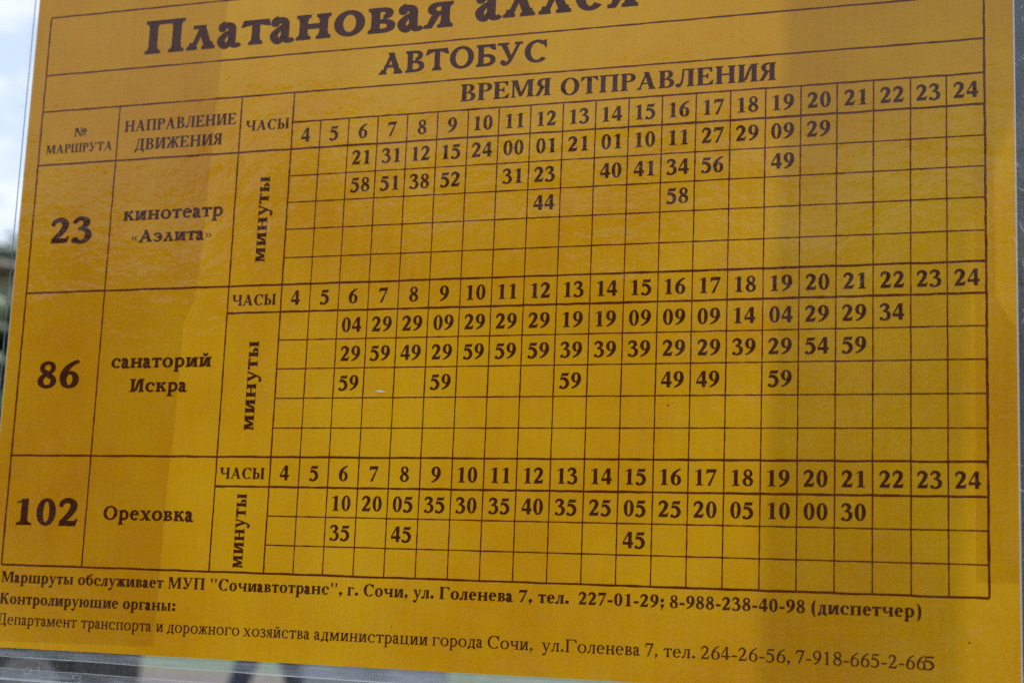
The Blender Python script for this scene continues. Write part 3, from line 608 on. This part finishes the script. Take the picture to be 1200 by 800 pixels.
gp = at(440, 790, 9.2)
cab = thing('utility_cabinet', 'blurred grey metal cabinet standing beyond the lower edge of the sheet', 'cabinet', (gp.x, gp.y, 0), (0, 0, math.atan2(ray(440, 790).y, ray(440, 790).x) - math.pi / 2))
link('plinth', boxm('plinth', -.42, .42, -.20, .20, .006, .10), cab, M['asphalt'])
link('housing', boxm('housing', -.40, .40, -.18, .18, .10, 1.15, bevel=.01), cab, M['cabinet'])
for x in (-.2, .2):
    d = link('door', boxm('door', x - .185, x + .185, -.195, -.181, .14, 1.10, bevel=.004), cab, M['cabinet']); link('handle', boxm('handle', x * .2 - .012, x * .2 + .012, -.215, -.196, .60, .70, bevel=.003), d, M['rim'])
link('lid', boxm('lid', -.43, .43, -.22, .22, 1.151, 1.19, bevel=.01), cab, M['cabinet'])

def person():
    pp = at(311, 790, 10.5); ang = math.atan2(ray(311, 790).y, ray(311, 790).x) - math.pi / 2
    root = thing('person', 'blurred person in navy trousers walking beyond the lower edge of the sheet', 'person', (pp.x, pp.y, .006), (0, 0, ang))
    # walking sideways across the view (towards +x), hands in pockets
    J = dict(pel=(0, 0, .93, .15), sp=(.01, 0, 1.12, .145), ch=(.02, 0, 1.33, .16), nk=(.03, 0, 1.48, .065), h0=(.05, 0, 1.56, .075), h1=(.06, 0, 1.64, .098), h2=(.05, 0, 1.73, .07),
             hl=(0, .10, .90, .105), kl=(.17, .10, .50, .078), al=(.25, .10, .09, .055), fl=(.40, .10, .045, .04),
             hr=(0, -.10, .90, .105), kr=(-.13, -.10, .50, .078), ar=(-.28, -.10, .11, .055), fr=(-.14, -.10, .045, .04),
             sl=(.02, .20, 1.40, .062), el=(-.09, .27, 1.13, .048), wl=(.06, .21, .93, .040), sr=(.02, -.20, 1.40, .062), er=(-.09, -.27, 1.13, .048), wr=(.06, -.21, .93, .040))
    K = list(J); E = [('pel', 'sp'), ('sp', 'ch'), ('ch', 'nk'), ('nk', 'h0'), ('h0', 'h1'), ('h1', 'h2'), ('pel', 'hl'), ('hl', 'kl'), ('kl', 'al'), ('al', 'fl'), ('pel', 'hr'), ('hr', 'kr'), ('kr', 'ar'), ('ar', 'fr'), ('ch', 'sl'), ('sl', 'el'), ('el', 'wl'), ('ch', 'sr'), ('sr', 'er'), ('er', 'wr')]
    me = bpy.data.meshes.new('skeleton'); me.from_pydata([J[k][:3] for k in K], [(K.index(a), K.index(b)) for a, b in E], [])
    tmp = bpy.data.objects.new('skeleton', me); COL.objects.link(tmp)
    sk = tmp.modifiers.new('skin', 'SKIN'); sk.use_smooth_shade = True
    for i, k in enumerate(K):
        me.skin_vertices[0].data[i].radius = (J[k][3] * (1.0 if k not in ('pel', 'sp', 'ch') else .85), J[k][3]); me.skin_vertices[0].data[i].use_root = k == 'pel'
    ss = tmp.modifiers.new('sub', 'SUBSURF'); ss.levels = 2; ss.render_levels = 2
    dg = bpy.context.evaluated_depsgraph_get(); ev = bpy.data.meshes.new_from_object(tmp.evaluated_get(dg)); bpy.data.objects.remove(tmp)
    for k in ('skin', 'jacket', 'navy', 'shoe', 'hair'): ev.materials.append(M[k])
    for p in ev.polygons:
        c = p.center; p.use_smooth = True
        p.material_index = 3 if c.z < .10 else 2 if c.z < .94 and abs(c.y) < .33 else 1 if c.z < 1.50 else 4 if (c.z > 1.70 or c.x < .02) else 0
    b = link('body', ev, root)
    def nose(bm): bmesh.ops.create_cone(bm, cap_ends=True, segments=8, radius1=.018, radius2=.008, depth=.05, matrix=Matrix.Translation((.155, 0, 1.63)))
    link('nose', bm_mesh('nose', nose, True), root, M['skin'])
    for y in (-.035, .035): link('eye', bm_mesh('eye', lambda bm: bmesh.ops.create_uvsphere(bm, u_segments=10, v_segments=6, radius=.011, matrix=Matrix.Translation((.140, y, 1.655))), True), root, M['shoe'])
    for y in (-.10, .10): link('ear', bm_mesh('ear', lambda bm: bmesh.ops.create_uvsphere(bm, u_segments=10, v_segments=6, radius=.025, matrix=Matrix.Translation((.04, y, 1.64)) @ Matrix.Diagonal((.8, .4, 1.2, 1))), True), root, M['skin'])
    link('mouth', boxm('mouth', .135, .148, -.022, .022, 1.588, 1.594), root, M['lamp'])
person()

hp = at(-60, 400, 46)
hs = thing('house', 'blurred tan plastered house behind the trees at the left edge of the sheet', 'house', (hp.x, hp.y, 0), (0, 0, R_(-14)))
link('wall', boxm('wall', -8, 3.0, 0, 9, 0, 7.4), hs, M['tan'])
def roof(bm): loft(bm, lambda y: [(-8.5, 7.42), (3.5, 7.42), (-2.5, 8.6)], [-.5, 9.5])
rf = link('roof', bm_mesh('roof', roof), hs, M['roof']); link('chimney', boxm('chimney', -5.2, -4.5, 3, 3.7, 7.6, 9.3), rf, M['tan'])
for z in (1.2, 4.4):
    for x in (-6.8, -4.2, -1.6, 1.0):
        o = link('window', boxm('window', x - .65, x + .65, -.04, .02, z, z + 1.6), hs, M['white'])
        for k in (-1, 1): link('pane', boxm('pane', x + (.05 if k > 0 else -.58), x + (.58 if k > 0 else -.05), -.06, -.041, z + .08, z + 1.52), o, M['glass'])

_tree = []
def make_tree(seed, H, spread):
    rnd = random.Random(seed)
    def trunk(bm):
        tube(bm, [(0, 0, 0), (.05, .02, H * .2), (-.03, .05, H * .42), (0, 0, H * .75)], [.26, .19, .14, .05])
        for k in range(7):
            a = k * 2.4 + rnd.random(); z = H * rnd.uniform(.28, .55); q = spread * rnd.uniform(.5, .8)
            tube(bm, [(0, 0, z), (q * .5 * math.cos(a), q * .5 * math.sin(a), z + H * .12), (q * math.cos(a), q * math.sin(a), z + H * .26)], [.09, .055, .02], 6)
    tm = bm_mesh('trunk', trunk, True)
    cl = []
    for _ in range(52):
        a = rnd.uniform(0, 6.28); z = rnd.uniform(.30, 1.0); r = spread * math.sqrt(max(.05, 1 - ((z - .58) / .46) ** 2)) * rnd.uniform(.35, .95)
        cl.append((Vector((r * math.cos(a), r * math.sin(a), z * H)), rnd.uniform(.16, .30) * spread))
    vs, fs = [], []
    for c, r in cl:
        for _ in range(130):
            d = Vector((rnd.gauss(0, 1), rnd.gauss(0, 1), rnd.gauss(0, .8))).normalized() * r * rnd.uniform(.5, 1.1); p = c + d
            a = Vector((rnd.gauss(0, 1), rnd.gauss(0, 1), rnd.gauss(0, 1))).normalized() * rnd.uniform(.14, .26); b = a.orthogonal().normalized() * rnd.uniform(.08, .14)
            n = len(vs); vs += [p - a, p + b, p + a, p - b]; fs.append((n, n + 1, n + 2, n + 3))
    return tm, mesh('crown', vs, fs)
TREES = [make_tree(3, 7.0, 2.6), make_tree(9, 8.6, 3.1)]
def tree(k, x, y, rz, sc_, label, group=None):
    o = thing('tree', label, 'tree', (x, y, 0), (0, 0, rz), group); o.scale = (sc_,) * 3
    link('trunk', TREES[k][0], o, M['bark']); link('crown', TREES[k][1], o, M['leaf'])
q = at(-42, 420, 24); tree(0, q.x, q.y, 1.0, .62, 'blurred green tree in front of the tan house at the left')
q = at(20, 420, 60); tree(1, q.x, q.y, 2.0, 1.20, 'blurred tall green tree rising behind the tan house')
for i, (x, y, k, s_) in enumerate(((-8.9, -10.5, 0, .76), (-6.0, -11.2, 1, .66), (-3.1, -10.3, 0, .74), (-.3, -11.3, 1, .64))):  # out of view, added so the sleeve mirrors something dark below the sky
    tree(k, x, y, i * 1.3, s_, 'unseen leafy tree added behind the camera to darken the sleeve reflection', 'trees added behind the camera')
